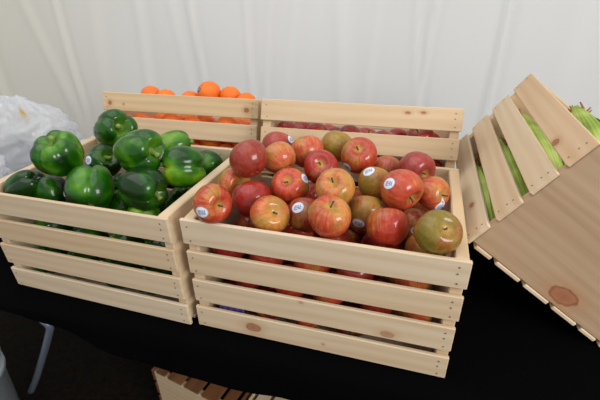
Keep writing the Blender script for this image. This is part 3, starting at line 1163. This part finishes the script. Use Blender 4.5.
def ear(loc, rz, rx, spin, kind, label, group, sc=1.0, long=1.0):
    b, lv, sk = EARS[kind]
    o = link('corn_ear', b)
    o.matrix_world = M_CORF @ Matrix.Translation(loc) @ Matrix.Rotation(rz, 4, 'Z') @ Matrix.Rotation(rx, 4, 'X') @ Matrix.Rotation(spin, 4, 'Y') @ Matrix.Scale(sc, 4) @ Matrix.Diagonal((1, long, 1, 1))
    tag(o, label, 'corn', group)
    for q in lv:
        link('husk_leaf', q, None, o)
    link('silk', sk, None, o)
    return o


rr = random.Random(3)
n_ = 0
for lvl, z in enumerate((0.042, 0.100, 0.158)):
    for c_, x in enumerate((0.0425, 0.101, 0.159, 0.217, 0.2755)):
        if lvl == 2 and c_ == 4:
            continue
        ear((x, 0.035 + rr.uniform(0, 0.02), z), rr.uniform(-0.012, 0.012), rr.uniform(-0.004, 0.008), rr.uniform(0, 6), n_ % 3,
            'green husked corn ear inside the tipped crate, seen through its slats', 'corn ears inside the tipped crate', 0.915 + rr.uniform(-0.02, 0.01), 1.33)
        n_ += 1
        if lvl < 2 and c_ == 0:
            pass
ear((0.106, 0.034, 0.209), 0.04, 0.105, 1.2, 1, 'green husked corn ear with brown silk rising above the tipped crate rim', None, 1.12)
ear((0.184, 0.035, 0.214), 0.02, 0.05, 2.9, 2, 'green corn ear on top of the tipped crate next to the silk-tipped ear', None, 1.05)

# ------------------------------------------------------------------ clear plastic bags at the left
def bag_mesh(seed, sx, sy, sz, neck=0.0):
    bm = bmesh.new()
    bmesh.ops.create_icosphere(bm, subdivisions=5, radius=1.0)
    o_ = Vector((seed * 3.7, seed * 1.3, seed * 7.1))
    for v in bm.verts:
        p = v.co.copy()
        rid = 0.0
        for k, (fq, am) in enumerate(((1.6, 0.20), (3.3, 0.13), (6.5, 0.03), (12.0, 0.008))):
            rid += am * (1 - 2.2 * abs(noise.noise(p * fq + o_ * (k + 1))))
        q = p * (0.86 + rid)
        q.z = max(q.z, -0.72)
        if neck and p.z > 0.6:
            t = (p.z - 0.6) / 0.4
            q.x *= 1 - 0.55 * t
            q.y *= 1 - 0.55 * t
            q.z += neck * t * t
        v.co = Vector((q.x * sx, q.y * sy, (q.z + 0.72) * sz))
    return from_bm('plastic_bag', bm, True)


bags = [
 (1, (-0.90, 0.22, 0), (0.155, 0.135, 0.10), 0.2, 'crumpled clear plastic bag nearest the left edge behind the pepper crate'),
 (2, (-0.985, 0.55, 0), (0.19, 0.13, 0.13), 0.15, 'tallest crumpled clear plastic bag at the far left against the curtain'),
 (5, (-0.635, 0.50, 0), (0.10, 0.14, 0.075), 0.0, 'low crumpled clear plastic bag beside the orange crate'),
]
for sd, loc, (a, b, c), nk, lab in bags:
    o = link('plastic_bag', bag_mesh(sd, a, b, c, nk), M_FILM)
    o.location = (loc[0], loc[1], table_z(loc[0], loc[1]) + 0.002)
    tag(o, lab, 'plastic bag', 'clear plastic bags')


def scrap(name, loc, size, col, label, seed, rot=(0, 0, 0)):
    bm = bmesh.new()
    bmesh.ops.create_icosphere(bm, subdivisions=3, radius=1.0)
    for v in bm.verts:
        v.co *= 1 + 0.35 * noise.noise(v.co * 1.8 + Vector((seed, 0, 0)))
        v.co = Vector((v.co.x * size[0], v.co.y * size[1], v.co.z * size[2]))
    o = link(name, from_bm(name, bm, True), simple(name + str(seed), col, 0.8))
    o.location = loc
    o.rotation_euler = rot
    tag(o, label, 'scrap')
    return o


scrap('leaf_scrap', (-0.915, 0.53, 0.19), (0.008, 0.006, 0.026), srgb(190, 150, 50), 'small yellow scrap seen through the tallest plastic bag', 1, (0, -0.25, 0))
scrap('husk_scrap', (-0.90, 0.27, 0.07), (0.022, 0.03, 0.03), srgb(150, 120, 92), 'brownish scrap inside the clear bag nearest the left edge', 2)

# ------------------------------------------------------------------ white bucket on the ground
def lathe(prof, seg=48):
    V, Fc = [], []
    for r, z in prof:
        for k in range(seg):
            th = 2 * math.pi * k / seg
            V.append((r * math.cos(th), r * math.sin(th), z))
    for i in range(len(prof) - 1):
        for k in range(seg):
            Fc.append((i * seg + k, i * seg + (k + 1) % seg, (i + 1) * seg + (k + 1) % seg, (i + 1) * seg + k))
    Fc.append(tuple(range(seg))[::-1])
    Fc.append(tuple(range((len(prof) - 1) * seg, len(prof) * seg)))
    return V, Fc


bk = link('bucket', None)
bk.location = (-0.895, -0.01, FLOOR_Z)
tag(bk, 'white plastic bucket with lid on the ground at the lower left edge', 'bucket')
v, f = lathe([(0.105, 0.0), (0.108, 0.002), (0.122, 0.24), (0.130, 0.242), (0.130, 0.262), (0.123, 0.264), (0.124, 0.29)])
link('body', mesh('bucket_body', v, f), M_BUCKET, bk)
v, f = lathe([(0.128, 0.2905), (0.132, 0.292), (0.132, 0.305), (0.126, 0.308), (0.112, 0.306), (0.108, 0.300), (0.02, 0.300)])
link('lid', mesh('bucket_lid', v, f), M_BUCKET, bk)
